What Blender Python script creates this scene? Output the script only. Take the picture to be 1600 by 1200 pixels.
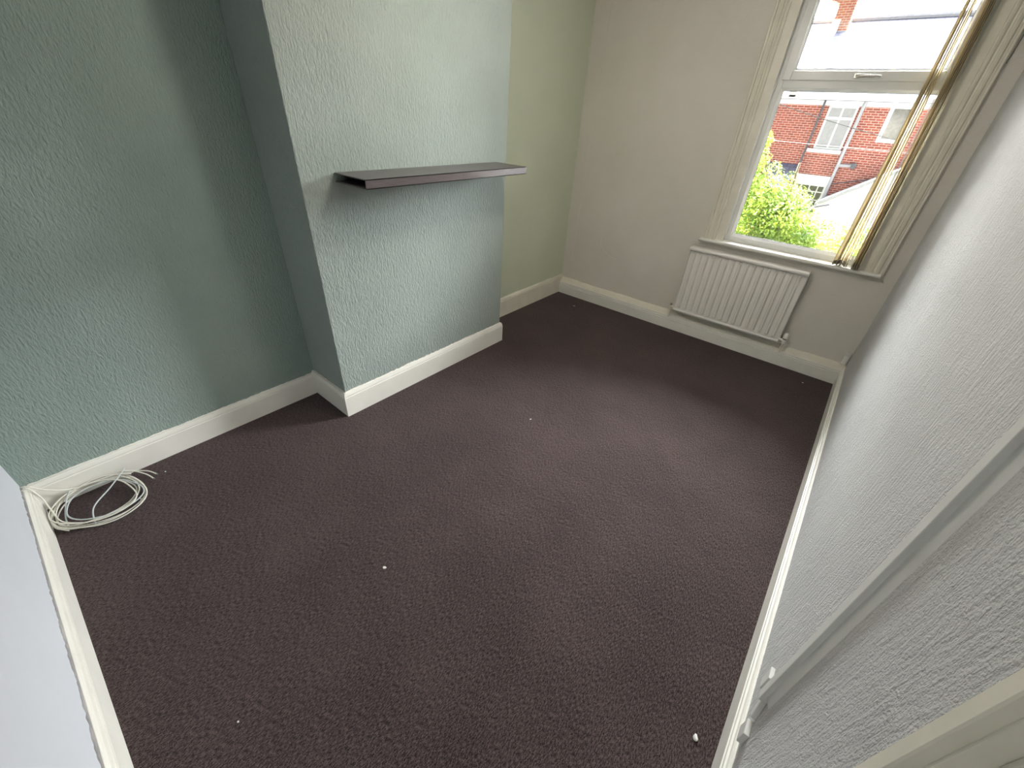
import bpy, bmesh, math, random
from mathutils import Vector, Matrix, noise
random.seed(7)
for o in list(bpy.data.objects): bpy.data.objects.remove(o)
S = bpy.context.scene
C = S.collection

# ------------------------------------------------------------------ camera, sky, sun, exposure
W, L, H = 2.793, 4.289, 2.56            # room width, length, height
D, YA, YB = 0.386, 1.39, 2.855          # chimney breast depth, start and end
XF = 0.06                               # far alcove wall
cam = bpy.data.cameras.new('camera'); co = bpy.data.objects.new('camera', cam); C.objects.link(co)
co.location = (2.4724, 0.4043, 1.70)
co.rotation_euler = (0.9785, -0.0538, 0.6976)
cam.sensor_width = 36; cam.lens = 36 * 638.51 / 1600; cam.clip_start = 0.01; cam.clip_end = 300
S.camera = co

w = bpy.data.worlds.new('sky'); S.world = w; w.use_nodes = True
nt = w.node_tree; nt.nodes.clear()
out = nt.nodes.new('ShaderNodeOutputWorld'); bg = nt.nodes.new('ShaderNodeBackground')
tc = nt.nodes.new('ShaderNodeTexCoord'); dt = nt.nodes.new('ShaderNodeVectorMath'); dt.operation = 'DOT_PRODUCT'
dt.inputs[1].default_value = Vector((0.34, 0.80, 0.50)).normalized()
mr = nt.nodes.new('ShaderNodeMapRange'); mr.inputs[1].default_value = 0.38; mr.inputs[2].default_value = 0.95
mr.inputs[3].default_value = 0.0; mr.inputs[4].default_value = 1.0; mr.interpolation_type = 'SMOOTHSTEP'
mx = nt.nodes.new('ShaderNodeMix'); mx.data_type = 'RGBA'
SKY = 1.0
mx.inputs[6].default_value = (.60, .62, .68, 1); mx.inputs[7].default_value = (40, 40, 41, 1)
nt.links.new(tc.outputs['Generated'], dt.inputs[0]); nt.links.new(dt.outputs['Value'], mr.inputs[0])
nt.links.new(mr.outputs[0], mx.inputs[0]); nt.links.new(mx.outputs[2], bg.inputs[0]); bg.inputs[1].default_value = SKY
nt.links.new(bg.outputs[0], out.inputs[0])

sun = bpy.data.lights.new('sun', 'SUN'); so = bpy.data.objects.new('sun', sun); C.objects.link(so)
sun.energy = 45.0; sun.angle = math.radians(0.6); sun.color = (1.0, 0.93, 0.80)
so.rotation_euler = Vector((1.0, -0.14, -0.52)).to_track_quat('-Z', 'Y').to_euler()
so.location = (-5, 8, 6)

pl = bpy.data.lights.new('window_portal', 'AREA'); po = bpy.data.objects.new('window_portal', pl); C.objects.link(po)
pl.shape = 'RECTANGLE'; pl.size = 1.0; pl.size_y = 1.7
po.location = (2.08, L + 0.20, 1.70); po.rotation_euler = (math.radians(-90), 0, 0)
pl.cycles.is_portal = True

S.view_settings.view_transform = 'Standard'; S.view_settings.look = 'None'
S.view_settings.gamma = 1; S.view_settings.use_curve_mapping = False
S.view_settings.exposure = 1.0

# ------------------------------------------------------------------ materials
def nm(name):
    m = bpy.data.materials.new(name); m.use_nodes = True
    return m, m.node_tree, m.node_tree.nodes['Principled BSDF']
def N(t, typ, **kw):
    n = t.nodes.new(typ)
    for k, v in kw.items(): setattr(n, k, v)
    return n
def noise_node(t, scale, detail=3, rough=.55, stretch=(1, 1, 1), rot=(0, 0, 0)):
    g = N(t, 'ShaderNodeTexCoord'); mp = N(t, 'ShaderNodeMapping'); mp.inputs['Scale'].default_value = stretch
    mp.inputs['Rotation'].default_value = rot
    n = N(t, 'ShaderNodeTexNoise'); n.inputs['Scale'].default_value = scale; n.inputs['Detail'].default_value = detail
    n.inputs['Roughness'].default_value = rough
    t.links.new(g.outputs['Object'], mp.inputs[0]); t.links.new(mp.outputs[0], n.inputs[0])
    return n
def ramp(t, src, stops):
    r = N(t, 'ShaderNodeValToRGB'); e = r.color_ramp.elements
    while len(e) < len(stops): e.new(.5)
    for i, (p, c) in enumerate(stops): e[i].position = p; e[i].color = (*c, 1) if len(c) == 3 else c
    t.links.new(src, r.inputs[0]); return r
def math_n(t, op, a, b=None, c=None):
    n = N(t, 'ShaderNodeMath', operation=op)
    for i, v in enumerate((a, b, c)):
        if v is None: continue
        if isinstance(v, (int, float)): n.inputs[i].default_value = v
        else: t.links.new(v, n.inputs[i])
    return n.outputs[0]
def bump(t, b, height, strength=.5, dist=.002, prev=None):
    n = N(t, 'ShaderNodeBump'); n.inputs['Distance'].default_value = dist
    if isinstance(strength, (int, float)): n.inputs['Strength'].default_value = strength
    else: t.links.new(strength, n.inputs['Strength'])
    t.links.new(height, n.inputs['Height'])
    if prev: t.links.new(prev.outputs[0], n.inputs['Normal'])
    t.links.new(n.outputs[0], b.inputs['Normal']); return n

def paint(name, col, rough=.45, var=.04, spec=.5, bs=.15):
    m, t, b = nm(name)
    n = noise_node(t, 9, 4)
    lo = tuple(c * (1 - var) for c in col); hi = tuple(min(1, c * (1 + var)) for c in col)
    r = ramp(t, n.outputs[0], [(.3, lo), (.7, hi)])
    t.links.new(r.outputs[0], b.inputs['Base Color']); b.inputs['Roughness'].default_value = rough
    b.inputs['Specular IOR Level'].default_value = spec
    n2 = noise_node(t, 60, 2); bump(t, b, n2.outputs[0], bs, .0008)
    return m

def wallpaper(name, col, col2, grain, depth, kind, mask=None, rough=.75):
    """painted relief wallpaper; kind 'ripple' = vertically drawn ripples, 'chip' = woodchip like grain"""
    m, t, b = nm(name)
    if kind == 'ripple':
        a = noise_node(t, grain, 2.2, .5, (1, 1, .30), (0, math.radians(8), 0))
        a.inputs['Distortion'].default_value = .6
        c = noise_node(t, grain * .9, 2, .5, (1, 1, .8))
        s = math_n(t, 'MULTIPLY_ADD', c.outputs[0], .45, a.outputs[0])
    elif kind == 'lines':
        a = noise_node(t, grain, 2, .5, (1, 1, .20)); a.inputs['Distortion'].default_value = .5
        c = noise_node(t, grain * 2.6, 2, .6, (1, 1, .75))
        s = math_n(t, 'MULTIPLY_ADD', c.outputs[0], .75, a.outputs[0])
    else:
        a = noise_node(t, grain, 2.5, .55)
        c = noise_node(t, grain * .35, 1, .5)
        s = math_n(t, 'MULTIPLY_ADD', c.outputs[0], .35, a.outputs[0])
    st = 1.0
    if mask:                                  # (axis, from, to): relief fades out where the paper was filled smooth
        g = N(t, 'ShaderNodeTexCoord'); sx = N(t, 'ShaderNodeSeparateXYZ'); t.links.new(g.outputs['Object'], sx.inputs[0])
        wob = noise_node(t, 7, 3)
        v = math_n(t, 'MULTIPLY_ADD', wob.outputs[0], .03, sx.outputs['XYZ'.index(mask[0])])
        mr = N(t, 'ShaderNodeMapRange'); t.links.new(v, mr.inputs[0])
        mr.inputs[1].default_value = mask[1]; mr.inputs[2].default_value = mask[2]
        mr.inputs[3].default_value = 1.0; mr.inputs[4].default_value = .08
        st = mr.outputs[0]
    bn = bump(t, b, s, st, depth)
    big = noise_node(t, 1.7, 4, .6)
    r = ramp(t, big.outputs[0], [(.33, col), (.68, col2)])
    t.links.new(r.outputs[0], b.inputs['Base Color']); b.inputs['Roughness'].default_value = rough
    b.inputs['Specular IOR Level'].default_value = .35
    return m

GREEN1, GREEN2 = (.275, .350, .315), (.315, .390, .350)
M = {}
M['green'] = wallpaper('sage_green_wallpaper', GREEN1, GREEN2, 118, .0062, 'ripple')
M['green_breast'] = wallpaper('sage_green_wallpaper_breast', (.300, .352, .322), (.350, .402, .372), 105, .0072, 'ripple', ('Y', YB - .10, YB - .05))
M['green_smooth_lit'] = wallpaper('sage_green_smooth_plaster_lit', (.57, .615, .48), (.61, .65, .515), 60, .0006, 'chip')  # same green paint, made lighter to stand in for window light on the alcove
M['wall_far'] = wallpaper('grey_white_wallpaper_far', (.69, .655, .58), (.74, .705, .64), 160, .003, 'chip')
M['wall_right'] = wallpaper('white_woodchip_wallpaper', (.55, .55, .545), (.61, .61, .605), 85, .0085, 'lines', ('Y', L - .30, L - .12))
M['wall_near'] = wallpaper('white_smooth_plaster', (.59, .61, .655), (.63, .65, .695), 90, .0006, 'chip')
M['white_gloss'] = paint('white_gloss_paint', (.82, .805, .74), .38, .03)
M['cream_gloss'] = paint('aged_cream_gloss_paint', (.76, .73, .62), .40, .05)
M['upvc'] = paint('white_upvc', (.73, .73, .70), .3, .01, bs=.02)
M['rad'] = paint('radiator_enamel', (.84, .815, .76), .35, .02, bs=.03)
M['ceiling'] = paint('ceiling_paint', (.78, .77, .75), .9, .02)
M['trunk'] = paint('white_plastic_trunking', (.70, .70, .67), .45, .02, bs=.03)
M['rawgrey'] = paint('grey_caulk', (.34, .33, .32), .9, .3, bs=.8)
M['cable'] = paint('white_cable_sheath', (.74, .72, .64), .4, .04, bs=.02)
M['cable_blue'] = paint('grey_blue_cable_sheath', (.52, .56, .56), .4, .06, bs=.02)
M['metal'] = paint('dull_metal', (.35, .34, .32), .35, .1); M['metal'].node_tree.nodes['Principled BSDF'].inputs['Metallic'].default_value = .9
M['chrome'] = paint('handle_silver', (.70, .68, .62), .25, .02); M['chrome'].node_tree.nodes['Principled BSDF'].inputs['Metallic'].default_value = .8
M['gasket'] = paint('black_gasket', (.02, .02, .02), .7, .1)
M['dark_plastic'] = paint('dark_plastic', (.06, .055, .05), .5, .1)
M['crumb'] = paint('white_plaster_crumb', (.8, .79, .76), .9, .08, bs=.6)

# carpet
m, t, b = nm('brown_short_pile_carpet')
a = noise_node(t, 270, 4, .75, (1, .28, 1), (0, 0, math.radians(-6)))
c = noise_node(t, 420, 2, .6)
lo = noise_node(t, 2.2, 5, .6)
v = math_n(t, 'MULTIPLY_ADD', c.outputs[0], .55, a.outputs[0])
v = math_n(t, 'MULTIPLY_ADD', lo.outputs[0], .12, v)
r = ramp(t, v, [(.64, (.004, .0025, .0022)), (.78, (.027, .0185, .018)), (.94, (.130, .093, .091))])
t.links.new(r.outputs[0], b.inputs['Base Color']); b.inputs['Roughness'].default_value = .95
b.inputs['Specular IOR Level'].default_value = .15
b.inputs['Sheen Weight'].default_value = .12; b.inputs['Sheen Roughness'].default_value = .5
b.inputs['Sheen Tint'].default_value = (.85, .75, .75, 1)
bump(t, b, v, .9, .004)
M['carpet'] = m

# shelf foil: dark brown with faint wood grain
m, t, b = nm('dark_ash_foil')
a = noise_node(t, 28, 5, .6, (6, .5, 9))
r = ramp(t, a.outputs[0], [(.3, (.075, .064, .068)), (.7, (.125, .106, .108))])
t.links.new(r.outputs[0], b.inputs['Base Color']); b.inputs['Roughness'].default_value = .33
bump(t, b, a.outputs[0], .2, .0006)
M['shelf'] = m

# vertical blind fabric: lets light through
m, t, b = nm('cream_blind_fabric')
a = noise_node(t, 300, 2, .5)
r = ramp(t, a.outputs[0], [(.3, (.74, .665, .49)), (.7, (.80, .725, .55))])
tr = N(t, 'ShaderNodeBsdfTranslucent'); ms = N(t, 'ShaderNodeMixShader'); ms.inputs[0].default_value = .46
t.links.new(r.outputs[0], b.inputs['Base Color']); b.inputs['Roughness'].default_value = .8
t.links.new(r.outputs[0], tr.inputs[0])
t.links.new(b.outputs[0], ms.inputs[1]); t.links.new(tr.outputs[0], ms.inputs[2])
t.links.new(ms.outputs[0], t.nodes['Material Output'].inputs[0])
M['blind'] = m
M['blind_weight'] = paint('worn_blind_weight', (.28, .24, .19), .7, .25)

def glass(name, tint=(.97, .985, .975), refl=.06):
    m, t, b = nm(name); t.nodes.remove(b)
    tr = N(t, 'ShaderNodeBsdfTransparent'); tr.inputs[0].default_value = (*tint, 1)
    gl = N(t, 'ShaderNodeBsdfGlossy'); gl.inputs['Roughness'].default_value = .01
    fr = N(t, 'ShaderNodeFresnel'); fr.inputs[0].default_value = 1.45
    ms = N(t, 'ShaderNodeMixShader')
    t.links.new(fr.outputs[0], ms.inputs[0]); t.links.new(tr.outputs[0], ms.inputs[1]); t.links.new(gl.outputs[0], ms.inputs[2])
    t.links.new(ms.outputs[0], t.nodes['Material Output'].inputs[0]); return m
M['glass'] = glass('window_glass')

# outdoors
def brick(name, c1, c2, mortar):
    m, t, b = nm(name)
    g = N(t, 'ShaderNodeTexCoord'); mp = N(t, 'ShaderNodeMapping'); mp.inputs['Rotation'].default_value = (math.radians(90), 0, 0)
    sp = N(t, 'ShaderNodeSeparateXYZ'); cb = N(t, 'ShaderNodeCombineXYZ')
    t.links.new(g.outputs['Object'], sp.inputs[0])
    sxy = math_n(t, 'ADD', sp.outputs[0], sp.outputs[1])
    t.links.new(sxy, cb.inputs[0]); t.links.new(sp.outputs[2], cb.inputs[1])
    k = N(t, 'ShaderNodeTexBrick'); k.inputs['Scale'].default_value = 1.0
    k.inputs['Brick Width'].default_value = .235; k.inputs['Row Height'].default_value = .082
    k.inputs['Mortar Size'].default_value = .010; k.inputs['Color1'].default_value = (*c1, 1)
    k.inputs['Color2'].default_value = (*c2, 1); k.inputs['Mortar'].default_value = (*mortar, 1)
    k.inputs['Bias'].default_value = -.1
    t.links.new(cb.outputs[0], k.inputs[0])
    n = noise_node(t, 1.1, 4, .6); mxn = N(t, 'ShaderNodeMix', data_type='RGBA'); mxn.blend_type = 'MULTIPLY'
    n2 = ramp(t, n.outputs[0], [(.3, (.78, .76, .80)), (.7, (1, 1, 1))])
    mxn.inputs[0].default_value = 1
    t.links.new(k.outputs[0], mxn.inputs[6]); t.links.new(n2.outputs[0], mxn.inputs[7])
    t.links.new(mxn.outputs[2], b.inputs['Base Color']); b.inputs['Roughness'].default_value = .9
    bump(t, b, k.outputs['Fac'], -.5, .006)
    return m
M['brick'] = brick('red_brickwork', (.36, .085, .052), (.24, .058, .040), (.58, .42, .36))
M['brick_stack'] = brick('orange_brickwork', (.42, .13, .06), (.34, .09, .05), (.55, .42, .30))
def slate(name):
    m, t, b = nm(name)
    g = N(t, 'ShaderNodeTexCoord'); sp = N(t, 'ShaderNodeSeparateXYZ'); cb = N(t, 'ShaderNodeCombineXYZ')
    t.links.new(g.outputs['Object'], sp.inputs[0]); t.links.new(sp.outputs[0], cb.inputs[0])
    yy = math_n(t, 'MULTIPLY', sp.outputs[1], 1.22); t.links.new(yy, cb.inputs[1])
    k = N(t, 'ShaderNodeTexBrick'); k.inputs['Scale'].default_value = 1.0
    k.inputs['Brick Width'].default_value = .30; k.inputs['Row Height'].default_value = .21
    k.inputs['Mortar Size'].default_value = .016; k.inputs['Color1'].default_value = (.13, .14, .20, 1)
    k.inputs['Color2'].default_value = (.09, .10, .16, 1); k.inputs['Mortar'].default_value = (.05, .05, .07, 1)
    t.links.new(cb.outputs[0], k.inputs[0]); t.links.new(k.outputs[0], b.inputs['Base Color'])
    b.inputs['Roughness'].default_value = .55; bump(t, b, k.outputs['Fac'], -.6, .01)
    return m
M['slate'] = slate('blue_grey_slates')
M['ext_white'] = paint('white_masonry_paint', (.72, .72, .72), .7, .03)
M['stone'] = paint('pale_stone', (.50, .49, .46), .8, .1)
M['pipe_dark'] = paint('dark_grey_pipe', (.09, .09, .11), .5, .1)
M['pipe_grey'] = paint('pale_grey_pipe', (.36, .37, .40), .5, .06)
M['curtain'] = paint('net_curtain', (.33, .33, .34), .9, .08)
M['dark_glass'] = paint('dim_room_behind_glass', (.10, .095, .08), .12, .3)
M['lead'] = paint('lead_flashing', (.33, .33, .35), .5, .1)
M['yard'] = paint('concrete_yard', (.13, .125, .115), .9, .15)
M['black_cable'] = paint('black_wire', (.03, .03, .03), .5, .1)
M['pale_wire'] = paint('pale_wire', (.65, .62, .60), .5, .1)
m, t, b = nm('bright_green_leaves')
oi = N(t, 'ShaderNodeTexCoord'); n = noise_node(t, 2.6, 4, .6)
r = ramp(t, n.outputs[0], [(.3, (.05, .13, .02)), (.5, (.20, .30, .03)), (.75, (.42, .46, .07))])
tr = N(t, 'ShaderNodeBsdfTranslucent'); ms = N(t, 'ShaderNodeMixShader'); ms.inputs[0].default_value = .45
t.links.new(r.outputs[0], b.inputs['Base Color']); t.links.new(r.outputs[0], tr.inputs[0]); b.inputs['Roughness'].default_value = .5
t.links.new(b.outputs[0], ms.inputs[1]); t.links.new(tr.outputs[0], ms.inputs[2]); t.links.new(ms.outputs[0], t.nodes['Material Output'].inputs[0])
M['leaf'] = m
M['bark'] = paint('bark', (.14, .10, .07), .9, .3, bs=.8)

# ------------------------------------------------------------------ mesh helpers
def mk(name, bm, mat, parent=None, smooth=False, bevel=0, angle=40):
    bmesh.ops.recalc_face_normals(bm, faces=bm.faces)
    me = bpy.data.meshes.new(name); bm.to_mesh(me); bm.free()
    o = bpy.data.objects.new(name, me); C.objects.link(o)
    me.materials.append(M[mat] if isinstance(mat, str) else mat)
    if parent: o.parent = parent
    if smooth:
        for p in me.polygons: p.use_smooth = True
        try: me.set_sharp_from_angle(angle=math.radians(angle))
        except Exception: pass
    if bevel:
        bv = o.modifiers.new('bevel', 'BEVEL'); bv.width = bevel; bv.segments = 2; bv.limit_method = 'ANGLE'
    return o
def box(bm, x0, x1, y0, y1, z0, z1):
    v = [bm.verts.new((x, y, z)) for x in (x0, x1) for y in (y0, y1) for z in (z0, z1)]
    for f in ((0, 1, 3, 2), (4, 6, 7, 5), (0, 4, 5, 1), (2, 3, 7, 6), (0, 2, 6, 4), (1, 5, 7, 3)):
        bm.faces.new([v[i] for i in f])
def B(*args):
    bm = bmesh.new()
    for a in args: box(bm, *a)
    return bm
def prism(bm, poly, axis, a, b2):
    """extrude a 2D polygon along axis: 'x' -> poly is (y,z); 'y' -> (x,z); 'z' -> (x,y)"""
    def P(p, t): return {'x': (t, p[0], p[1]), 'y': (p[0], t, p[1]), 'z': (p[0], p[1], t)}[axis]
    A = [bm.verts.new(P(p, a)) for p in poly]; Bv = [bm.verts.new(P(p, b2)) for p in poly]
    bm.faces.new(A); bm.faces.new(Bv[::-1]); n = len(poly)
    for i in range(n): bm.faces.new([A[i], A[(i + 1) % n], Bv[(i + 1) % n], Bv[i]])
def tube(bm, pts, r, seg=8, caps=True):
    pts = [Vector(p) for p in pts]; rings = []; up = Vector((0, 0, 1))
    prev = None
    for i, p in enumerate(pts):
        d = (pts[min(i + 1, len(pts) - 1)] - pts[max(i - 1, 0)]).normalized()
        if prev is None:
            n = d.cross(up)
            if n.length < 1e-3: n = d.cross(Vector((1, 0, 0)))
            n.normalize()
        else:
            n = (prev - d * prev.dot(d)).normalized()
        prev = n; q = d.cross(n); rr = r[i] if isinstance(r, (list, tuple)) else r
        rings.append([bm.verts.new(p + (n * math.cos(2 * math.pi * k / seg) + q * math.sin(2 * math.pi * k / seg)) * rr) for k in range(seg)])
    for a, b2 in zip(rings, rings[1:]):
        for k in range(seg): bm.faces.new([a[k], a[(k + 1) % seg], b2[(k + 1) % seg], b2[k]])
    if caps: bm.faces.new(rings[0][::-1]); bm.faces.new(rings[-1])
def sweep(bm, path, prof, closed=False):
    """sweep profile (out, z) along a floor polyline; 'out' is to the right of travel; mitred corners"""
    P = [Vector((p[0], p[1])) for p in path]; n = len(P); rings = []
    for i in range(n):
        a = P[i - 1] if i > 0 else None; c = P[i + 1] if i < n - 1 else None
        d1 = (P[i] - a).normalized() if a is not None else None
        d2 = (c - P[i]).normalized() if c is not None else None
        n1 = Vector((d1.y, -d1.x)) if d1 is not None else None
        n2 = Vector((d2.y, -d2.x)) if d2 is not None else None
        if n1 is None: mv = n2
        elif n2 is None: mv = n1
        else: mv = (n1 + n2) / (1 + n1.dot(n2))
        rings.append([bm.verts.new((P[i].x + mv.x * u, P[i].y + mv.y * u, z)) for u, z in prof])
    m_ = len(prof)
    for a, b2 in zip(rings, rings[1:]):
        for k in range(m_): bm.faces.new([a[k], a[(k + 1) % m_], b2[(k + 1) % m_], b2[k]])
    bm.faces.new(rings[0]); bm.faces.new(rings[-1][::-1])
def ST(o): o['kind'] = 'structure'; return o
def empty(name, loc=(0, 0, 0)):
    o = bpy.data.objects.new(name, None); C.objects.link(o); o.location = loc; o.empty_display_size = .05; return o
def tag(o, label, cat, group=None):
    o['label'] = label; o['category'] = cat
    if group: o['group'] = group
    return o
def part(name, bm, mat, root, **kw):
    """mesh given in world coordinates, stored relative to its root"""
    mw = Vector((0, 0, 0)); r = root
    while r is not None: mw += r.location; r = r.parent
    bmesh.ops.translate(bm, verts=bm.verts, vec=-mw)
    return mk(name, bm, mat, root, **kw)
def ragged(bm, p0, p1, nrm, z0, hmin, hmax, th=.0012, step=.006, seed=0, dz=None):
    """paint / filler line with a ragged top edge on a wall"""
    p0 = Vector(p0); p1 = Vector(p1); nrm = Vector(nrm); n = max(2, int((p1 - p0).length / step)); A = []; Bb = []; Cc = []
    for i in range(n + 1):
        p = p0.lerp(p1, i / n); s = (p - p0).length
        h = noise.noise((s * 9, seed, 0)) * .6 + noise.noise((s * 45, seed, 3)) * .5
        h = hmin + (hmax - hmin) * min(1, max(0, .5 + h))
        A.append(bm.verts.new((p.x + nrm.x * th, p.y + nrm.y * th, z0)))
        Bb.append(bm.verts.new((p.x + nrm.x * th, p.y + nrm.y * th, z0 + h)))
        Cc.append(bm.verts.new((p.x, p.y, z0 + h + .0006)))
    for i in range(n):
        bm.faces.new([A[i], A[i + 1], Bb[i + 1], Bb[i]]); bm.faces.new([Bb[i], Bb[i + 1], Cc[i + 1], Cc[i]])

# ------------------------------------------------------------------ room shell
ST(mk('floor', B((-.1, W + .6, -.1, L + .02, -.1, 0)), 'carpet'))
ST(mk('ceiling', B((-.1, W + .6, -.1, L + .3, H, H + .15)), 'ceiling'))
ST(mk('wall_left', B((-.15, 0, -.1, YA + .05, 0, H)), 'green'))
ST(mk('wall_chimney_breast', B((-.15, D, YA, YB, 0, H)), 'green_breast', bevel=.004))
ST(mk('wall_alcove', B((-.15, XF, YB - .05, L + .05, 0, H)), 'green_smooth_lit'))
ST(mk('wall_near', B((-.15, W + .6, -.15, 0, 0, H)), 'wall_near'))
WX0, WX1, WZ0, WZ1 = 1.585, 2.575, .86, 2.50       # window opening
bm = B((-.15, WX0, L, L + .30, 0, H), (WX1, W + .15, L, L + .30, 0, H), (WX0, WX1, L, L + .30, 0, WZ0), (WX0, WX1, L, L + .30, WZ1, H))
ST(mk('wall_far', bm, 'wall_far'))
wf_ = bpy.data.objects['wall_far']
def seam(pts, r, mat, name):
    V = [Vector(p) for p in pts]; P = []
    for a_, b_ in zip(V, V[1:]):
        n_ = max(2, int((b_ - a_).length / .012))
        for i in range(n_):
            p = a_.lerp(b_, i / n_); p.x += noise.noise(p * 14) * .004 + noise.noise(p * 60) * .0015; P.append(p)
    P.append(V[-1]); bm = bmesh.new(); tube(bm, P, r, 6); return mk(name, bm, mat, wf_, smooth=True)
seam([(.119, L, 2.54), (.128, L, 2.15), (.132, L, 1.79), (.131, L, 1.53), (.128, L, 1.3)], .0018, 'wall_far', 'paper_seam')
seam([(.215, L, 2.54), (.205, L, 2.2), (.190, L, 1.5), (.173, L, .87), (.168, L, .2)], .0020, 'wall_far', 'paper_seam')
seam([(.472, L, .68), (.474, L, .60), (.545, L, .54), (.62, L, .505), (.70, L, .50)], .0022, 'wall_far', 'paper_crease')
seam([(.66, L, 2.54), (.64, L, 2.3), (.655, L, 2.1), (.63, L, 1.95)], .0018, 'wall_far', 'paper_crease')
seam([(2.712, L, 2.26), (2.716, L, 2.15), (2.712, L, 2.05)], .0014, 'dark_plastic', 'wall_crack')
DY0, DY1, DZ = .08, .892, 2.02                     # doorway in the right wall
bm = B((W, W + .15, DY1, L + .3, 0, H), (W, W + .15, -.1, DY0, 0, H), (W, W + .15, DY0, DY1, DZ, H))
ST(mk('wall_right', bm, 'wall_right'))

# fill light added out of view to brighten the room, shaped as a pendant
def fill_lamp_mat(power, col):
    m = bpy.data.materials.new('fill_lamp_glow'); m.use_nodes = True; b = m.node_tree.nodes['Principled BSDF']
    b.inputs['Base Color'].default_value = (.9, .88, .82, 1); b.inputs['Emission Color'].default_value = (*col, 1)
    b.inputs['Emission Strength'].default_value = power; return m
M['globe'] = fill_lamp_mat(27.0, (1.0, .93, .82))
LX, LY = 1.45, 2.15
pe = tag(empty('added_fill_lamp', (LX, LY, H)), 'added fill light shaped as an opal globe pendant, out of view under the ceiling', 'lamp')
bm = bmesh.new(); tube(bm, [(LX, LY, H - .03), (LX, LY, H - .012), (LX, LY, H)], [.025, .05, .052], 20); part('fill_lamp_rose', bm, 'trunk', pe, smooth=True)
bm = bmesh.new(); tube(bm, [(LX, LY, H - .02), (LX, LY, H - .10)], .0035, 8); part('fill_lamp_cord', bm, 'trunk', pe)
bm = bmesh.new(); tube(bm, [(LX, LY, H - .08), (LX, LY, H - .12)], [.02, .03], 16); part('fill_lamp_holder', bm, 'trunk', pe, smooth=True)
bm = bmesh.new(); bmesh.ops.create_uvsphere(bm, u_segments=32, v_segments=16, radius=.125); bmesh.ops.translate(bm, verts=bm.verts, vec=(LX, LY, H - .235)); part('globe', bm, 'globe', pe, smooth=True)

# baseboards
def torus_prof(h, t):       # plain board with a chamfered, grooved top
    return [(0, 0), (t, 0), (t, h - .030), (t - .003, h - .026), (t - .002, h - .020), (t - .006, h - .008), (t - .010, h), (0, h)]
HL = .150
bm = bmesh.new(); sweep(bm, [(0, 0), (0, YA)], torus_prof(HL, .02)); bl = ST(mk('baseboard_left', bm, 'white_gloss'))
bm = bmesh.new(); ragged(bm, (0, .02, 0), (0, YA, 0), (1, 0, 0), HL - .004, .004, .012, seed=2)
mk('paint_edge', bm, 'white_gloss', bl)
HB = .168
bm = bmesh.new(); sweep(bm, [(0, YA), (D, YA), (D, YB), (0, YB)][0:4], torus_prof(HB, .02)); bb = ST(mk('baseboard_chimney_breast', bm, 'white_gloss'))
bm = bmesh.new(); ragged(bm, (D, YA, 0), (D, YB, 0), (1, 0, 0), HB - .004, .003, .013, seed=5)
ragged(bm, (0.02, YA, 0), (D, YA, 0), (0, -1, 0), HB - .004, .003, .012, seed=6)
mk('paint_edge', bm, 'white_gloss', bb)
bm = bmesh.new(); sweep(bm, [(XF, YB), (XF, L)], torus_prof(.185, .02)); ba = ST(mk('baseboard_alcove', bm, 'cream_gloss'))
bm = bmesh.new(); ragged(bm, (XF, YB, 0), (XF, L, 0), (1, 0, 0), .182, .004, .012, seed=9)
mk('paint_edge', bm, 'white_gloss', ba)
# far board stands proud: moulded top and a sloping filler band up to the wall
T2 = .062
pf = [(0, 0), (T2, 0), (T2, .088), (T2 - .008, .090), (T2 - .008, .094), (T2 - .002, .097), (T2 - .004, .106), (T2 - .012, .108), (T2 - .012, .112), (T2 - .006, .115), (T2 - .010, .124), (0, .124)]
bm = bmesh.new(); sweep(bm, [(XF, L), (W, L)], pf); bf = ST(mk('baseboard_far', bm, 'white_gloss'))
bm = bmesh.new(); n = 160
vs = []
for i in range(n + 1):
    x = XF + (W - XF) * i / n; h = .160 + noise.noise((x * 3, 1, 0)) * .008 + noise.noise((x * 14, 4, 0)) * .004
    vs.append([bm.verts.new((x, L - T2 + .014, .123)), bm.verts.new((x, L - .026, .141)), bm.verts.new((x, L - .004, h)), bm.verts.new((x, L, h + .003)), bm.verts.new((x, L, .12))])
for a, b2 in zip(vs, vs[1:]):
    for k in range(4): bm.faces.new([a[k], b2[k], b2[k + 1], a[k + 1]])
mk('filler_band', bm, 'cream_gloss', bf, smooth=True)
HR = .150
pr = [(0, 0), (.020, 0), (.020, .112), (.014, .114), (.014, .118), (.018, .121), (.016, .129), (.009, .131), (.009, .135), (.012, .138), (.009, .146), (.005, HR), (0, HR)]
bm = bmesh.new(); sweep(bm, [(W, L), (W, DY1 + .012)], pr); br = ST(mk('baseboard_right', bm, 'white_gloss'))
bm = bmesh.new(); ragged(bm, (W, L, 0), (W, DY1 + .02, 0), (-1, 0, 0), HR - .003, .002, .009, seed=12)
mk('paint_edge', bm, 'white_gloss', br)
bm = bmesh.new(); sweep(bm, [(W, 0), (0, 0)], pr); bn = ST(mk('baseboard_near', bm, 'white_gloss'))
bm = bmesh.new(); ragged(bm, (0.0, 0, 0), (W, 0, 0), (0, 1, 0), HR - .002, .005, .024, th=.0035, step=.003, seed=15)
mk('caulk_line', bm, 'rawgrey', bn)

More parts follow.
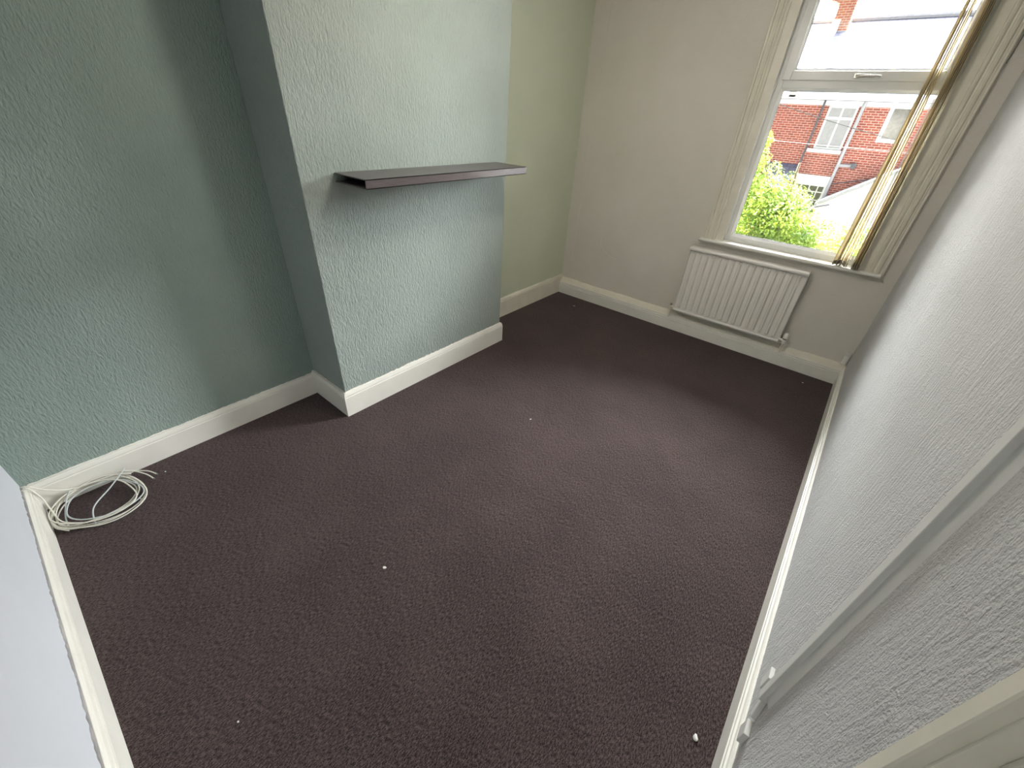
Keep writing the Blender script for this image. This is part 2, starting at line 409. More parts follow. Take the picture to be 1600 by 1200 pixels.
# doorway on the right wall
dr = ST(empty('door_1', (W, (DY0 + DY1) / 2, 0)))
def arch_prof(wd):           # (across, out) from the opening outwards
    return [(0, 0), (0, .016), (.003, .018), (wd - .003, .018), (wd, .016), (wd, 0)]
bm = bmesh.new()
for s, y in ((1, DY1 - .018), (-1, DY0 + .018)):
    prism(bm, [(W - o_, y + s * a_) for a_, o_ in arch_prof(.029)], 'z', 0, DZ + .06)
prism(bm, [(W - o_, DZ - .018 + a_) for a_, o_ in arch_prof(.029)], 'y', DY0 - .06, DY1 + .06)
part('architrave', bm, 'cream_gloss', dr)
bm = B((W - .002, W + .152, DY1 - .022, DY1, 0, DZ), (W - .002, W + .152, DY0, DY0 + .022, 0, DZ), (W - .002, W + .152, DY0, DY1, DZ - .022, DZ),
       (W + .022, W + .085, DY1 - .030, DY1 - .022, 0, DZ), (W + .022, W + .085, DY0 + .022, DY0 + .030, 0, DZ))
part('lining', bm, 'cream_gloss', dr, bevel=.002)
bm = B((W + .087, W + .125, DY0 + .024, DY1 - .024, .006, DZ - .025))
lf = part('added_door_leaf', bm, 'white_gloss', dr)  # unseen shut leaf added to keep outdoor light out of the room
bm = bmesh.new(); tube(bm, [(W + .087, DY1 - .08, 1.0), (W + .045, DY1 - .08, 1.0), (W + .04, DY1 - .10, 1.0), (W + .04, DY1 - .19, 1.0)], .009, 10)
part('door_handle', bm, 'chrome', lf, smooth=True)

# ------------------------------------------------------------------ window
wn = ST(empty('window_1', ((WX0 + WX1) / 2, L, WZ0)))
AW = .150
def ap(wd):                  # architrave profile: (across from outer edge, out)
    return [(0, 0), (0, .026), (.005, .032), (.014, .032), (.020, .020), (.027, .019), (.032, .034), (.044, .038), (.050, .033), (.054, .022), (.062, .018), (.070, .030), (.080, .034), (.087, .030), (.089, .012), (wd, .012), (wd, 0)]
AX0, AX1, AZT = 1.452, 2.704, 2.545
def mitre_arch():
    bm = bmesh.new(); rings = []
    path = [((AX0, .876), (1, 0)), ((AX0, AZT), (1, -1)), ((AX1, AZT), (-1, -1)), ((AX1, .876), (-1, 0))]
    for (x, z), (dx, dz) in path:
        rings.append([bm.verts.new((x + dx * a_, L - o_, min(z, 2.56) + dz * a_)) for a_, o_ in ap(AW)])
    m_ = len(rings[0])
    for a, b2 in zip(rings, rings[1:]):
        for k in range(m_): bm.faces.new([a[k], a[(k + 1) % m_], b2[(k + 1) % m_], b2[k]])
    bm.faces.new(rings[0]); bm.faces.new(rings[-1][::-1]); return bm
part('architrave', mitre_arch(), 'cream_gloss', wn)
# sill board with rounded nose
bm = bmesh.new()
prism(bm, [(L + .06, .850), (L - .050, .850), (L - .058, .854), (L - .061, .862), (L - .058, .871), (L - .050, .876), (L + .06, .878)], 'x', 1.418, 2.694)
part('window_sill', bm, 'white_gloss', wn, bevel=.002)
# uPVC outer frame
FY0, FY1 = L + .040, L + .105
FX0, FX1, FZ0, FZ1 = 1.596, 2.566, .878, 2.50
fw = .042
TZ0, TZ1 = 1.925, 1.990
def frame_rect(bm, x0, x1, z0, z1, wd, y0, y1, bw=0, by=0):
    box(bm, x0, x0 + wd, y0, y1, z0, z1); box(bm, x1 - wd, x1, y0, y1, z0, z1)
    box(bm, x0 + wd, x1 - wd, y0, y1, z0, z0 + wd); box(bm, x0 + wd, x1 - wd, y0, y1, z1 - wd, z1)
bm = bmesh.new(); frame_rect(bm, FX0, FX1, FZ0, FZ1, fw, FY0, FY1); box(bm, FX0 + fw, FX1 - fw, FY0, FY1, TZ0, TZ1)
fr = part('window_frame', bm, 'upvc', wn, bevel=.003)
# side cover strip between frame and the old box
bm = B((WX0 - .002, FX0 + .006, L - .008, FY0 + .01, .876, FZ1), (FX1 - .006, WX1 + .002, L - .008, FY0 + .01, .876, FZ1))
part('cover_strip', bm, 'upvc', wn, bevel=.002)
def bead(bm, x0, x1, z0, z1, wd, y0, y1):   # sloped glazing bead
    for (a, b2, ax) in (((x0, x1), (z0, z0 + wd), 'b'), ((x0, x1), (z1, z1 - wd), 'b')):
        zz0, zz1 = b2; prism(bm, [(y1, zz0), (y0, zz0), (y1 - .006, zz1), (y1, zz1)], 'x', a[0], a[1])
    for xx0, xx1 in ((x0, x0 + wd), (x1, x1 - wd)):
        prism(bm, [(xx0, y1), (xx0, y0), (xx1, y1 - .006), (xx1, y1)], 'z', z0, z1)
bm = bmesh.new(); bead(bm, FX0 + fw, FX1 - fw, FZ0 + fw, TZ0, .016, FY0 + .004, FY0 + .030)
part('glazing_bead', bm, 'upvc', wn)
gx0, gx1 = FX0 + fw + .014, FX1 - fw - .014
def gasket(x0, x1, z0, z1, y, parent):
    bm = bmesh.new(); frame_rect(bm, x0, x1, z0, z1, .004, y - .001, y + .003); return part('gasket', bm, 'gasket', parent)
part('pane', B((gx0 - .01, gx1 + .01, FY0 + .032, FY0 + .038, FZ0 + fw + .004, TZ0 - .004)), 'glass', wn)
gasket(gx0, gx1, FZ0 + fw + .014, TZ0 - .014, FY0 + .029, wn)
# top-hung opener
sx0, sx1, sz0, sz1 = FX0 + .030, FX1 - .030, TZ1 - .022, FZ1 - .03
sy0 = FY0 - .016
bm = bmesh.new(); frame_rect(bm, sx0, sx1, sz0, sz1, .052, sy0, sy0 + .05)
sash = part('sash', bm, 'upvc', wn, bevel=.004)
bm = bmesh.new(); bead(bm, sx0 + .05, sx1 - .05, sz0 + .05, sz1 - .05, .012, sy0 + .004, sy0 + .026); part('glazing_bead', bm, 'upvc', sash)
part('pane', B((sx0 + .052, sx1 - .052, sy0 + .03, sy0 + .036, sz0 + .052, sz1 - .052)), 'glass', sash)
gasket(sx0 + .061, sx1 - .061, sz0 + .061, sz1 - .061, sy0 + .025, sash)
bm = bmesh.new(); hz = sz0 + .026
box(bm, 2.040, 2.072, sy0 - .014, sy0, hz - .012, hz + .012)
tube(bm, [(2.056, sy0 - .012, hz), (2.058, sy0 - .034, hz), (2.078, sy0 - .040, hz - .002), (2.13, sy0 - .038, hz - .003), (2.185, sy0 - .032, hz - .003)], [.008, .009, .010, .008, .006], 10)
part('window_handle', bm, 'chrome', sash, smooth=True, bevel=.001)
# outside stone sill and reveal belong to the wall
part('outer_sill', B((WX0 - .08, WX1 + .08, L + .105, L + .36, WZ0 - .07, WZ0 + .015)), 'stone', wn)

# ------------------------------------------------------------------ vertical blind gathered to the right
vb = tag(empty('vertical_blind', (2.08, L - .045, 2.50)), 'cream fabric vertical blind drawn back in a bundle at the right of the window', 'blind')
part('headrail', B((WX0 + .02, WX1 - .02, L - .060, L - .018, 2.46, 2.499)), 'trunk', vb, bevel=.003)
YS = L - .045
def slat(xt, xb, rt, rb, yb=0.0, zb=.897):
    """one louvre: gently cupped strip 89 mm wide, x and twist differ a little top to bottom"""
    bm = bmesh.new(); rows = 24; cols = 6; V = []
    for j in range(rows + 1):
        f = j / rows; z = 2.46 + (zb - 2.46) * f
        xc = xt + (xb - xt) * f ** 1.2; rot = math.radians(rt + (rb - rt) * f ** 1.5)
        row = []
        for i in range(cols + 1):
            s = (i / cols - .5); u = s * .089; cup = .006 * (1 - (2 * s) ** 2)
            row.append(bm.verts.new((xc + u * math.sin(rot) + cup * math.cos(rot), YS + yb * f + u * math.cos(rot) - cup * math.sin(rot), z)))
        V.append(row)
    for j in range(rows):
        for i in range(cols): bm.faces.new([V[j][i], V[j][i + 1], V[j + 1][i + 1], V[j + 1][i]])
    o = part('slat', bm, 'blind', vb, smooth=True)
    sm = o.modifiers.new('thick', 'SOLIDIFY'); sm.thickness = .0008
    # weight pocket at the foot
    rot = math.radians(rb); bm = bmesh.new()
    dx, dy = math.sin(rot), math.cos(rot)
    pts = [(-.043, 0), (.043, 0), (.043, .03), (-.043, .03)]
    A = []
    for sgn in (-1, 1):
        A.append([bm.verts.new((xb + u * dx + sgn * .0022 * dy + .004 * dy, YS + yb + u * dy - sgn * .0022 * dx - .004 * dx, zb - .012 + h)) for u, h in pts])
    bm.faces.new(A[0]); bm.faces.new(A[1][::-1])
    for k in range(4): bm.faces.new([A[0][k], A[0][(k + 1) % 4], A[1][(k + 1) % 4], A[1][k]])
    mw = part('slat_weight', bm, 'blind_weight', o)
    return o
for a in ((2.418, 2.404, 4, 16), (2.426, 2.420, 2, 8), (2.434, 2.436, 0, -6), (2.442, 2.456, -2, -14), (2.449, 2.474, -4, -4)):
    slat(*a)
for a in ((2.494, 2.512, 5, 3), (2.501, 2.520, 3, -5), (2.508, 2.527, 0, 3), (2.515, 2.534, -2, -4), (2.522, 2.540, -4, 2), (2.529, 2.546, -5, -5)):
    slat(*a, zb=.893)
bm = bmesh.new(); tube(bm, [(2.485, YS - .02, 2.46), (2.488, YS - .04, 1.6), (2.490, YS - .045, .93), (2.496, YS - .045, .925), (2.493, YS - .04, 1.6), (2.490, YS - .02, 2.46)], .0018, 6)
part('control_chain', bm, 'trunk', vb, smooth=True)

# ------------------------------------------------------------------ radiator
RX0, RX1, RZ0, RZ1, RY = 1.390, 2.290, .207, .800, L - .100
rd = tag(empty('radiator', ((RX0 + RX1) / 2, L, RZ0)), 'white ribbed steel radiator fixed to the wall below the window', 'radiator')
bm = bmesh.new(); nr = 16; pitch = (RX1 - RX0 - .036) / nr
prof = []
for k in range(nr):
    x = RX0 + .018 + k * pitch
    for f, dpt in ((0, .0), (.20, .0), (.23, .018), (.31, .025), (.50, .025), (.60, .018), (.68, .0)):
        prof.append((x + f * pitch, dpt))
prof = [(RX0 + .003, 0)] + prof + [(RX1 - .003, 0)]
def rowv(z, amp): return [bm.verts.new((x, RY + .020 - dp * amp, z)) for x, dp in prof]
rows = [rowv(RZ0 + .010, 0), rowv(RZ0 + .030, 0), rowv(RZ0 + .045, 1), rowv(RZ1 - .055, 1), rowv(RZ1 - .038, 0), rowv(RZ1 - .015, 0)]
for a, b2 in zip(rows, rows[1:]):
    for i in range(len(a) - 1): bm.faces.new([a[i], a[i + 1], b2[i + 1], b2[i]])
box(bm, RX0 + .003, RX1 - .003, RY + .021, RY + .030, RZ0 + .008, RZ1 - .015)
part('panel', bm, 'rad', rd, smooth=True, angle=25)
bm = bmesh.new(); tube(bm, [(RX0, RY + .006, RZ0 + .012), (RX1, RY + .006, RZ0 + .012)], .013, 14)
part('bottom_rail', bm, 'rad', rd, smooth=True)
bm = bmesh.new(); tube(bm, [(RX0 - .004, RY + .002, RZ1 - .016), (RX1 + .004, RY + .002, RZ1 - .016)], .0155, 16)
part('top_rail', bm, 'rad', rd, smooth=True)
bm = bmesh.new(); box(bm, RX0 - .002, RX1 + .002, RY, L - .030, RZ1 - .006, RZ1)
for k in range(60):
    x = RX0 + .02 + k * (RX1 - RX0 - .04) / 59; box(bm, x - .002, x + .002, RY + .016, L - .034, RZ1, RZ1 + .0018)
part('top_grille', bm, 'rad', rd)
for xx in (RX0 - .002, RX1 - .001): part('side_panel', B((xx, xx + .003, RY + .004, L - .030, RZ0 + .02, RZ1 - .004)), 'rad', rd)
for xx in (RX0 + .15, RX1 - .18): part('wall_bracket', B((xx, xx + .03, RY + .031, L, RZ0 + .06, RZ1 - .06)), 'rad', rd)
bm = bmesh.new(); vx = RX0 - .032; vy = RY + .012
tube(bm, [(RX0 + .004, vy, RZ0 + .03), (vx, vy, RZ0 + .03)], .009, 12)
tube(bm, [(vx, vy, RZ0 + .008), (vx, vy, RZ0 + .040)], .012, 12)
lk = part('lockshield_valve', bm, 'cream_gloss', rd, smooth=True)
bm = bmesh.new(); tube(bm, [(vx, vy, RZ0 + .040), (vx, vy, RZ0 + .056)], [.0115, .010], 12); part('valve_cap', bm, 'metal', lk, smooth=True)
bm = bmesh.new(); tube(bm, [(vx, vy, RZ0 + .01), (vx, vy, .126)], .0075, 10); part('pipe', bm, 'cream_gloss', rd, smooth=True)
bm = bmesh.new(); vx = RX1 + .040
tube(bm, [(RX1 - .004, vy, RZ0 + .03), (vx, vy, RZ0 + .03)], .0105, 12)
tube(bm, [(vx, vy, RZ0 + .004), (vx, vy, RZ0 + .042)], .013, 12)
tv = part('thermostatic_valve', bm, 'rad', rd, smooth=True)
bm = bmesh.new(); tube(bm, [(vx, vy, RZ0 + .040), (vx, vy, RZ0 + .048)], .014, 14); part('valve_collar', bm, 'dark_plastic', tv, smooth=True)
bm = bmesh.new(); tube(bm, [(vx, vy, RZ0 + .046), (vx, vy, RZ0 + .052), (vx, vy, RZ0 + .085), (vx, vy, RZ0 + .094)], [.014, .019, .018, .012], 16); part('valve_head', bm, 'rad', tv, smooth=True)
bm = bmesh.new(); tube(bm, [(vx, vy, RZ0 + .006), (vx, vy, .126)], .0075, 10); part('pipe', bm, 'cream_gloss', rd, smooth=True)

# small junction box in the far right corner
jb = tag(mk('junction_box', B((2.742, 2.784, L - .030, L, .165, .262)), 'trunk', bevel=.004), 'small white plastic box low on the window wall in the right-hand corner above the baseboard', 'junction box')
bm = B((2.748, 2.778, L - .0325, L - .029, .172, .238)); mk('cover', bm, 'rad', jb, bevel=.001)

# ------------------------------------------------------------------ floating shelf (hollow box, open left end)
sy_, ey_, sz_, th_ = 1.565, 2.752, 1.397, .042
sd = .262
sh = tag(empty('floating_shelf', (D, (sy_ + ey_) / 2, sz_ - th_)), 'dark brown wood-effect floating shelf with an open end on the green chimney breast', 'shelf')
x0, x1 = D + .001, D + sd
bm = bmesh.new(); tk = .0045
box(bm, x0, x1, sy_, ey_, sz_ - tk, sz_); box(bm, x0, x1, sy_, ey_, sz_ - th_, sz_ - th_ + tk)
box(bm, x1 - tk, x1, sy_, ey_, sz_ - th_, sz_)
part('shelf_board', bm, 'shelf', sh, bevel=.0006)
part('end_cap', B((x0, x1 - tk, ey_ - .004, ey_ - .0005, sz_ - th_ + tk, sz_ - tk)), 'shelf', sh)
bm = B((x0, x0 + .024, sy_ + .05, ey_ - .05, sz_ - th_ + .009, sz_ - .009), (x0 + .024, x1 - .06, sy_ + .16, sy_ + .185, sz_ - th_ + .010, sz_ - .010), (x0 + .024, x1 - .06, ey_ - .2, ey_ - .175, sz_ - th_ + .010, sz_ - .010))
part('wall_bracket', bm, 'dark_plastic', sh)

# ------------------------------------------------------------------ cable trunking with its fittings on the right wall
tx = .022
ct = tag(empty('cable_trunking', (W, 1.28, .33)), 'white plastic cable trunking running straight up the textured right wall', 'trunking')
bm = B((W - tx, W, 1.268, 1.300, .330, H)); part('trunking_lid', bm, 'trunk', ct, bevel=.0015)
bm = bmesh.new(); prism(bm, [(W - .010, 1.268), (W, 1.242), (W, 1.268)], 'z', .36, H); part('filler_bead', bm, 'trunk', ct, smooth=True)
bm = bmesh.new(); prism(bm, [(1.272, .330), (1.297, .330), (1.268, .255), (1.244, .266)], 'x', W - .014, W)
part('elbow', bm, 'trunk', ct, bevel=.0015)
bx = tag(mk('socket_box', B((W - .016, W, 1.200, 1.248, .188, .250)), 'trunk', bevel=.002), 'small white surface box on the right wall below the end of the cable trunking', 'socket box')
pl_ = tag(mk('blanking_plate', B((W - .012, W, 1.345, 1.385, .262, .335)), 'trunk', bevel=.002), 'small white plate on the right wall just beyond the foot of the cable trunking', 'plate')

# ------------------------------------------------------------------ coil of cable in the near left corner
cc = tag(empty('cable_coil', (.17, .20, 0)), 'loosely coiled white cables lying on the carpet against the baseboard in the left corner', 'cable')
KX = .19
def cz(x, lift=0):           # the coil leans a little on the baseboard
    return .005 + max(0, (.25 - x)) * KX + lift
def loop(cx, cy, rx, ry, rot, a0, a1, lift, r, mat, tail=None, head=None, name='cable_strand', n=60):
    pts = []
    for i in range(n + 1):
        a = math.radians(a0 + (a1 - a0) * i / n)
        wob = 1 + .035 * math.sin(3 * a + rx * 90) + .02 * math.sin(5 * a + ry * 40)
        u, v = rx * math.cos(a) * wob, ry * math.sin(a) * wob
        x = cx + u * math.cos(rot) - v * math.sin(rot); y = cy + u * math.sin(rot) + v * math.cos(rot)
        x = max(x, .026)
        y = max(y, .026)
        pts.append((x, y, cz(x, lift + .004 * math.sin(2 * a + cx * 50))))
    pts = (head or []) + pts + (tail or [])
    # smooth
    for _ in range(2): pts = [pts[0]] + [tuple((pts[i - 1][k] + 2 * pts[i][k] + pts[i + 1][k]) / 4 for k in range(3)) for i in range(1, len(pts) - 1)] + [pts[-1]]
    bm = bmesh.new(); tube(bm, pts, r, 8); return part(name, bm, mat, cc, smooth=True)
R_ = .0031
loop(.180, .205, .125, .160, -.25, 0, 700, .004, R_, 'cable', n=120)
loop(.190, .200, .135, .170, -.35, 60, 420, .010, R_, 'cable')
loop(.165, .195, .128, .150, -.10, 130, 520, .015, R_, 'cable')
loop(.185, .215, .105, .140, -.45, 200, 560, .020, R_, 'cable_blue')
loop(.170, .195, .138, .172, -.20, 250, 640, .001, R_, 'cable')
loop(.178, .180, .118, .155, -.55, 20, 380, .024, R_, 'cable')
loop(.195, .190, .140, .165, -.50, 150, 330, .006, R_, 'cable')
loop(.160, .180, .118, .150, -.15, 100, 470, .008, R_, 'cable')
def strand(pts, mat='cable', name='cable_strand', r=R_):
    V = [Vector(p) for p in pts]; out_ = []
    for i in range(len(V) - 1):
        p0 = V[max(i - 1, 0)]; p1 = V[i]; p2 = V[i + 1]; p3 = V[min(i + 2, len(V) - 1)]
        for k in range(8):
            t_ = k / 8
            out_.append(.5 * ((2 * p1) + (p2 - p0) * t_ + (2 * p0 - 5 * p1 + 4 * p2 - p3) * t_ ** 2 + (3 * p1 - p0 - 3 * p2 + p3) * t_ ** 3))
    out_.append(V[-1]); bm = bmesh.new(); tube(bm, out_, r, 8); return part(name, bm, mat, cc, smooth=True)
# two strands that come out of the wall over the baseboard corner
strand([(.020, -.002, .163), (.030, .020, .166), (.040, .060, .120), (.045, .12, .075), (.05, .20, .062), (.06, .28, .058), (.09, .34, .045)])
strand([(.045, -.002, .160), (.050, .022, .165), (.075, .040, .110), (.12, .045, .060), (.20, .06, .03), (.27, .13, .018)])
strand([(.05, .30, .062), (.07, .35, .045), (.10, .40, .028), (.135, .425, .012)])
strand([(.06, .31, .066), (.085, .355, .05), (.125, .39, .028), (.160, .405, .012)])
strand([(.06, .33, .070), (.14, .25, .055), (.22, .17, .045), (.30, .15, .012)], 'cable_blue')
strand([(.035, .13, .070), (.09, .10, .055), (.18, .075, .035), (.24, .07, .015)], 'cable_blue')
for p, q in (((.135, .425, .012), (.142, .428, .011)), ((.160, .405, .012), (.166, .408, .011)), ((.020, -.002, .163), (.024, .006, .165))):
    bm = bmesh.new(); tube(bm, [p, q], .0042, 8); part('cable_end', bm, 'metal', cc, smooth=True)

# ------------------------------------------------------------------ crumbs on the carpet
def crumb(name, x, y, sx, sy, sz, rot, label, seed, mat='crumb', group=None):
    bm = bmesh.new(); bmesh.ops.create_icosphere(bm, subdivisions=2, radius=1)
    for v in bm.verts:
        k = 1 + .35 * noise.noise(v.co * 1.4 + Vector((seed, 0, 0)))
        v.co = Vector((v.co.x * sx * k, v.co.y * sy * k, v.co.z * sz * k))
    o = mk(name, bm, mat, smooth=True); o.location = (x, y, sz * .7); o.rotation_euler[2] = rot
    return tag(o, label, 'debris', group)
crumb('paper_fleck', 1.445, .899, .0085, .0055, .0022, .6, 'larger flat off-white fleck lying alone near the middle of the carpet', 1)
crumb('plaster_crumb', 2.708, 1.215, .007, .011, .006, .3, 'lumpy white plaster crumb on the carpet beside the right baseboard', 2)
crumb('plaster_speck', 1.275, 2.168, .007, .003, .0014, 1.0, 'tiny pale speck on the carpet in front of the chimney breast', 3, group='tiny pale specks scattered on the carpet')
crumb('plaster_speck', 2.581, 4.064, .006, .006, .002, 0, 'tiny white speck on the carpet near the radiator wall, right end', 4, group='tiny pale specks scattered on the carpet')
crumb('plaster_speck', .435, 4.008, .011, .004, .0015, .4, 'tiny pale speck on the carpet in the far left corner', 5, group='tiny pale specks scattered on the carpet')
crumb('plaster_speck', 1.544, .265, .003, .003, .0015, 0, 'tiny pale speck on the carpet closest to the near wall', 6, group='tiny pale specks scattered on the carpet')
crumb('plaster_speck', .133, .460, .004, .004, .0015, 0, 'tiny pale speck just past the loose cable ends', 7, group='tiny pale specks scattered on the carpet')
crumb('plaster_speck', .262, .330, .014, .006, .0012, .7, 'thin greyish scrap on the carpet beside the cable coil', 8, group='tiny pale specks scattered on the carpet')

# ------------------------------------------------------------------ outdoors
HY = 23.8                                             # house face across the back lane
def E(x, z): return Vector((1.5 * x - 1.236, HY, 1.5 * z - .85))   # brick-course units to metres
GZ = -3.1
ST(mk('ground', B((-30, 34, L + .3, 60, GZ - .3, GZ)), 'yard'))
hs = tag(empty('terraced_house', (0, HY, GZ)), 'red brick terraced house with slate roof and orange chimney seen through the window', 'house')
EZ = E(0, 2.49).z                                     # eaves
bm = B((-9, 18, HY, HY + 8, GZ, EZ)); part('brick_wall', bm, 'brick', hs)
RYD = 4.0; RZD = RYD * .7
bm = bmesh.new(); prism(bm, [(HY - .25, EZ - .10), (HY + RYD, EZ + RZD), (HY + 2 * RYD + .25, EZ - .10), (HY + 2 * RYD + .25, EZ - .2), (HY - .25, EZ - .22)], 'x', -9.2, 18.2)
part('slate_roof', bm, 'slate', hs)
bm = bmesh.new(); tube(bm, [(-9.2, HY + RYD, EZ + RZD + .03), (18.2, HY + RYD, EZ + RZD + .03)], .11, 8); part('ridge_tiles', bm, 'lead', hs)
bm = B((-9.1, 18.1, HY - .30, HY - .16, EZ - .21, EZ - .09)); part('gutter', bm, 'ext_white', hs)
bm = B((-9, 18, HY - .04, HY, EZ - .38, EZ - .16)); part('fascia', bm, 'ext_white', hs)
# raised party wall line on the roof
px0, px1 = -2.05, -1.80
bm = bmesh.new(); prism(bm, [(HY - .3, EZ - .15), (HY - .3, EZ + .18), (HY + RYD, EZ + RZD + .40), (HY + RYD, EZ + RZD)], 'x', px0, px1); part('party_parapet', bm, 'stone', hs)
# chimney stack
CHX0, CHX1 = -2.45, -1.46
bm = bmesh.new(); prism(bm, [(CHX0 + .38, EZ + RZD - .55), (CHX1, EZ + RZD - .55), (CHX1, EZ + RZD + 3.0), (CHX0, EZ + RZD + 3.0), (CHX0, EZ + RZD + .62), (CHX0 + .38, EZ + RZD + .50)], 'y', HY + RYD - .62, HY + RYD + .6)
st = part('chimney_stack', bm, 'brick_stack', hs)
part('flashing', B((CHX0 + .35, CHX1 + .03, HY + RYD - .66, HY + RYD + .63, EZ + RZD - .62, EZ + RZD - .42)), 'lead', st)
part('chimney_cap', B((CHX0 - .06, CHX1 + .06, HY + RYD - .68, HY + RYD + .66, EZ + RZD + 3.0, EZ + RZD + 3.15)), 'stone', st)
for k in range(2):
    bm = bmesh.new(); cx_ = CHX0 + .28 + .42 * k; tube(bm, [(cx_, HY + RYD, EZ + RZD + 3.15), (cx_, HY + RYD, EZ + RZD + 3.6)], [.14, .11], 12); part('chimney_pot', bm, 'brick_stack', st, smooth=True)

def hwin(x0, x1, z0, z1, glassmat, bars=True, sill=True, lintel=True, transom=.28, fwd=.07, grid=None):
    a = E(x0, z0); b2 = E(x1, z1); X0, X1, Z0, Z1 = a.x, b2.x, a.z, b2.z; y = HY
    bm = bmesh.new(); frame_rect(bm, X0, X1, Z0, Z1, fwd, y - .03, y + .05)
    if bars:
        zt = Z1 - (Z1 - Z0) * transom; xm = (X0 + X1) / 2
        box(bm, X0 + fwd, X1 - fwd, y - .03, y + .05, zt - .045, zt + .045); box(bm, xm - .03, xm + .03, y - .028, y + .05, Z0 + fwd, Z1 - fwd)
    if grid:
        for i in range(1, grid[0]): xx = X0 + (X1 - X0) * i / grid[0]; box(bm, xx - .02, xx + .02, y - .028, y + .04, Z0 + fwd, Z1 - fwd)
        for i in range(1, grid[1]): zz = Z0 + (Z1 - Z0) * i / grid[1]; box(bm, X0 + fwd, X1 - fwd, y - .028, y + .04, zz - .02, zz + .02)
    w_ = part('window', bm, 'ext_white', hs)
    part('pane', B((X0 + fwd, X1 - fwd, y - .008, y - .002, Z0 + fwd, Z1 - fwd)), glassmat, w_)
    if sill: part('sill', B((X0 - .18, X1 + .04, y - .16, y + .02, Z0 - .14, Z0 - .01)), 'ext_white', hs)
    return X0, X1, Z0, Z1
X0, X1, Z0, Z1 = hwin(.487, 1.145, 1.245, 2.24, 'curtain')
bm = bmesh.new(); prism(bm, [(X0 - .06, Z1 + .0), (X1 + .10, Z1), (X1 + .22, EZ - .16), (X0 - .16, EZ - .16)], 'y', HY - .05, HY + .02); part('lintel', bm, 'ext_white', hs)
hwin(1.80, 2.36, 1.49, 2.31, 'dark_glass', bars=False, sill=False, fwd=.13)
hwin(.36, 1.20, -.45, .40, 'dark_glass', bars=False, sill=True, grid=(4, 4), fwd=.10)
a = E(.33, .40); b2 = E(1.215, .60); part('lintel', B((a.x, b2.x, HY - .05, HY + .02, a.z, b2.z)), 'ext_white', hs)
# downpipes
a = E(.345, 2.45); b2 = E(.30, .55)
bm = bmesh.new(); tube(bm, [(a.x, HY - .06, a.z), (a.x - .02, HY - .06, (a.z + b2.z) / 2), (b2.x, HY - .06, b2.z)], .035, 8); part('downpipe', bm, 'pipe_dark', hs)
a = E(1.235, 2.45); b2 = E(1.23, -1.2)
bm = bmesh.new(); tube(bm, [(a.x + .05, HY - .10, a.z), (a.x, HY - .10, a.z - .3), (b2.x, HY - .10, b2.z)], .06, 8); part('downpipe', bm, 'pipe_grey', hs)
p1 = E(1.20, .86); p2 = E(1.56, .86)
bm = bmesh.new(); tube(bm, [(p1.x, HY - .1, p1.z - .05), (p1.x + .1, HY - .1, p1.z + .06), (p2.x, HY - .1, p2.z + .08)], .055, 8); part('waste_pipe', bm, 'pipe_grey', hs)
bm = B((p2.x - .05, p2.x + .12, HY - .18, HY - .02, p2.z - .02, p2.z + .18)); part('overflow_cap', bm, 'pipe_dark', hs)
p1 = E(1.25, .43); p2 = E(2.4, .80)
bm = bmesh.new(); tube(bm, [(p1.x, HY - .05, p1.z), (p2.x, HY - .05, p2.z - .1)], .02, 6); part('cable', bm, 'pipe_dark', hs)

# small slate porch roof at the left, low white lean-to at the right
a = E(-.50, .45); b2 = E(.30, .82)
bm = bmesh.new(); prism(bm, [(HY - 1.3, a.z - .35), (HY, b2.z), (HY, b2.z - .12), (HY - 1.3, a.z - .47)], 'x', a.x, b2.x); pr_ = part('porch_roof', bm, 'slate', hs)
part('porch_wall', B((a.x + .08, b2.x - .08, HY - 1.1, HY - .0, GZ, a.z - .42)), 'brick', pr_)
a = E(1.26, .09); b2 = E(2.4, .87)
sl = (b2.z - a.z) / (b2.x - a.x)
XR = 6.5
bm = bmesh.new(); prism(bm, [(a.x, GZ), (a.x, a.z - .12), (XR, a.z - .12 + sl * (XR - a.x)), (XR, GZ)], 'y', HY - 1.6, HY - .02); lt = part('rear_extension', bm, 'ext_white', hs)
bm = bmesh.new(); prism(bm, [(a.x - .12, a.z - .18), (a.x - .12, a.z - .06), (XR, a.z - .0 + sl * (XR - a.x)), (XR, a.z - .12 + sl * (XR - a.x))], 'y', HY - 1.75, HY - .01); part('roof_edge', bm, 'pipe_grey', lt)
bm = bmesh.new(); gx = a.x - .12
tube(bm, [(gx + .5, HY - 1.8, a.z - .05), (gx, HY - 1.8, a.z - .22), (gx - .18, HY - 1.8, a.z - .42), (gx + .10, HY - 1.8, a.z - .75), (gx + .06, HY - 1.8, GZ)], .04, 8); part('downpipe', bm, 'pipe_dark', lt)

# wires across the yard
def wire(y, pa, pb, r, mat, label, sag=.25):
    A = Vector(pa); Bq = Vector(pb); pts = []
    for i in range(41):
        f = i / 40; p = A.lerp(Bq, f); p.z -= sag * 4 * f * (1 - f); pts.append(p)
    bm = bmesh.new(); tube(bm, pts, r, 5); return tag(mk('overhead_wire', bm, mat), label, 'wire', 'wires crossing in front of the brick house')
a = E(-.423, 2.317); b2 = E(1.98, 1.776); d_ = (b2 - a)
wire(0, a - d_ * 1.5 + Vector((0, -2.4, .2)), b2 + d_ * 1.5 + Vector((0, -2.4, .2)), .012, 'black_cable', 'thin dark wire slanting across the brick house', .45)
a = E(-.54, 1.423); b2 = E(2.03, 1.382); d_ = (b2 - a)
wire(0, a - d_ * 1.5 + Vector((0, -2.4, .1)), b2 + d_ * 1.5 + Vector((0, -2.4, .1)), .006, 'pale_wire', 'pale wire running level below the curtained window of the brick house', .15)

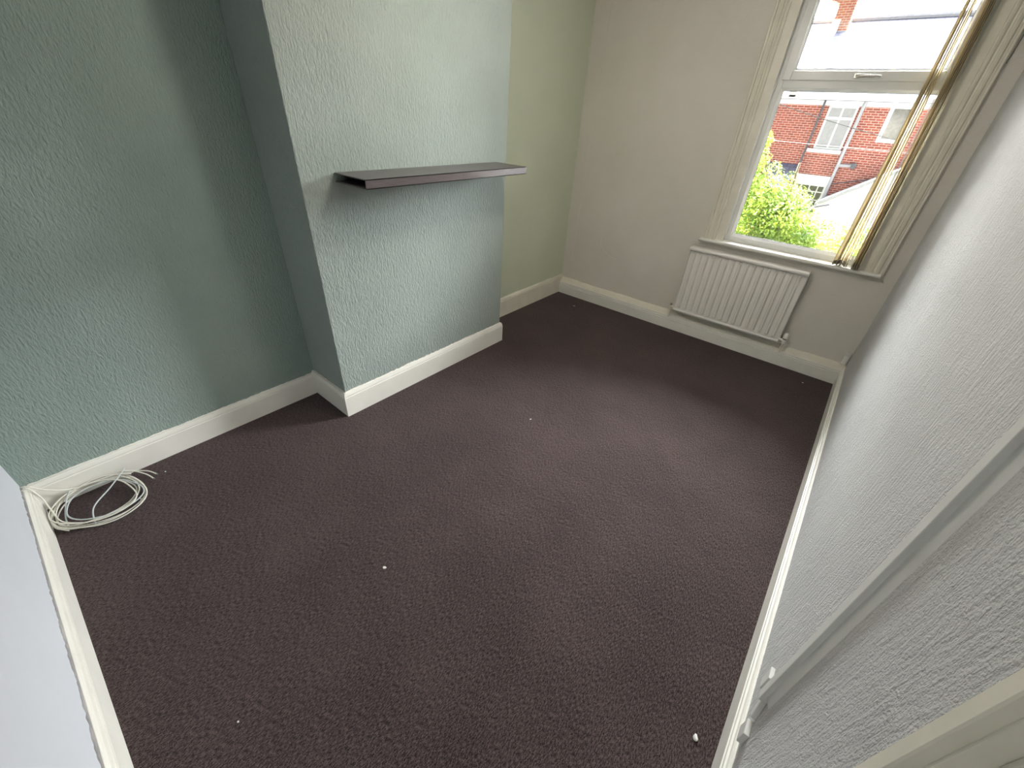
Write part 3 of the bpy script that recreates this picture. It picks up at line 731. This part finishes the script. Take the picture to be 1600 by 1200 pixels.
# tree: a crown of separate leaves on branches
def tree(name, base, blobs, label, nper, seed, leaf=.10):
    rnd = random.Random(seed)
    rt = tag(empty(name, base), label, 'tree')
    bm = bmesh.new(); top = Vector((base[0], base[1], max(b_[2] for b_ in blobs) - .5))
    tube(bm, [Vector(base), Vector(base).lerp(top, .5) + Vector((.08, .05, 0)), top], [.11, .08, .03], 8)
    for bl_ in blobs:
        c_ = Vector(bl_[:3]); st_ = Vector(base).lerp(top, rnd.uniform(.3, .7))
        tube(bm, [st_, st_.lerp(c_, .5) + Vector((0, 0, .12)), c_], [.045, .03, .012], 6)
    part('trunk', bm, 'bark', rt, smooth=True)
    bm = bmesh.new()
    for bl_ in blobs:
        c_ = Vector(bl_[:3]); r_ = bl_[3]
        for k in range(int(nper * (r_ / .6) ** 2)):
            d = Vector((rnd.gauss(0, 1), rnd.gauss(0, 1), rnd.gauss(0, 1))).normalized()
            rr = r_ * (rnd.random() ** .4) * (1 + .35 * noise.noise(d * 2.2 + c_))
            p = c_ + d * rr
            nrm = (d + Vector((rnd.gauss(0, .6), rnd.gauss(0, .6), rnd.gauss(0, .6) + .5))).normalized()
            t1 = nrm.orthogonal().normalized(); t1 = (Matrix.Rotation(rnd.uniform(0, 6.28), 3, nrm) @ t1); t2 = nrm.cross(t1)
            l = leaf * rnd.uniform(.6, 1.25); w2 = l * .42
            v = [bm.verts.new(p - t1 * l * .5), bm.verts.new(p + t2 * w2 * .5 - nrm * l * .06), bm.verts.new(p + t1 * l * .5 - nrm * l * .1), bm.verts.new(p - t2 * w2 * .5 - nrm * l * .06)]
            bm.faces.new(v)
    o = part('foliage', bm, 'leaf', rt)
    return rt
tree('garden_tree', (.3, 16.1, GZ), [(-0.63, 15.9, -0.58, 0.97), (-0.21, 15.9, -0.12, 0.85), (0.41, 15.68, -0.52, 0.85), (0.04, 15.9, -1.21, 0.91), (0.96, 15.79, -0.94, 0.74), (1.50, 15.9, -1.09, 0.66), (0.45, 16.13, -0.18, 0.51), (-0.86, 15.9, 0.80, 0.45), (-.78, 15.9, 1.35, .26), (-0.92, 16.02, 0.16, 0.68), (1.10, 15.9, -1.72, 0.85), (0.0, 15.9, -2.0, .95), (-1.03, 15.9, -1.61, 1.03)],
     'bright yellow-green tree filling the lower left of the window view', 1500, 3)
tree('garden_shrub', (2.7, 13.3, GZ), [(2.15, 13.3, -.62, .48), (2.6, 13.3, -.75, .5), (2.0, 13.2, -1.2, .5), (2.7, 13.3, -1.4, .7), (2.35, 13.4, -.25, .28)],
     'sparser pale green shrub in front of the white extension, half behind the blind', 800, 8)
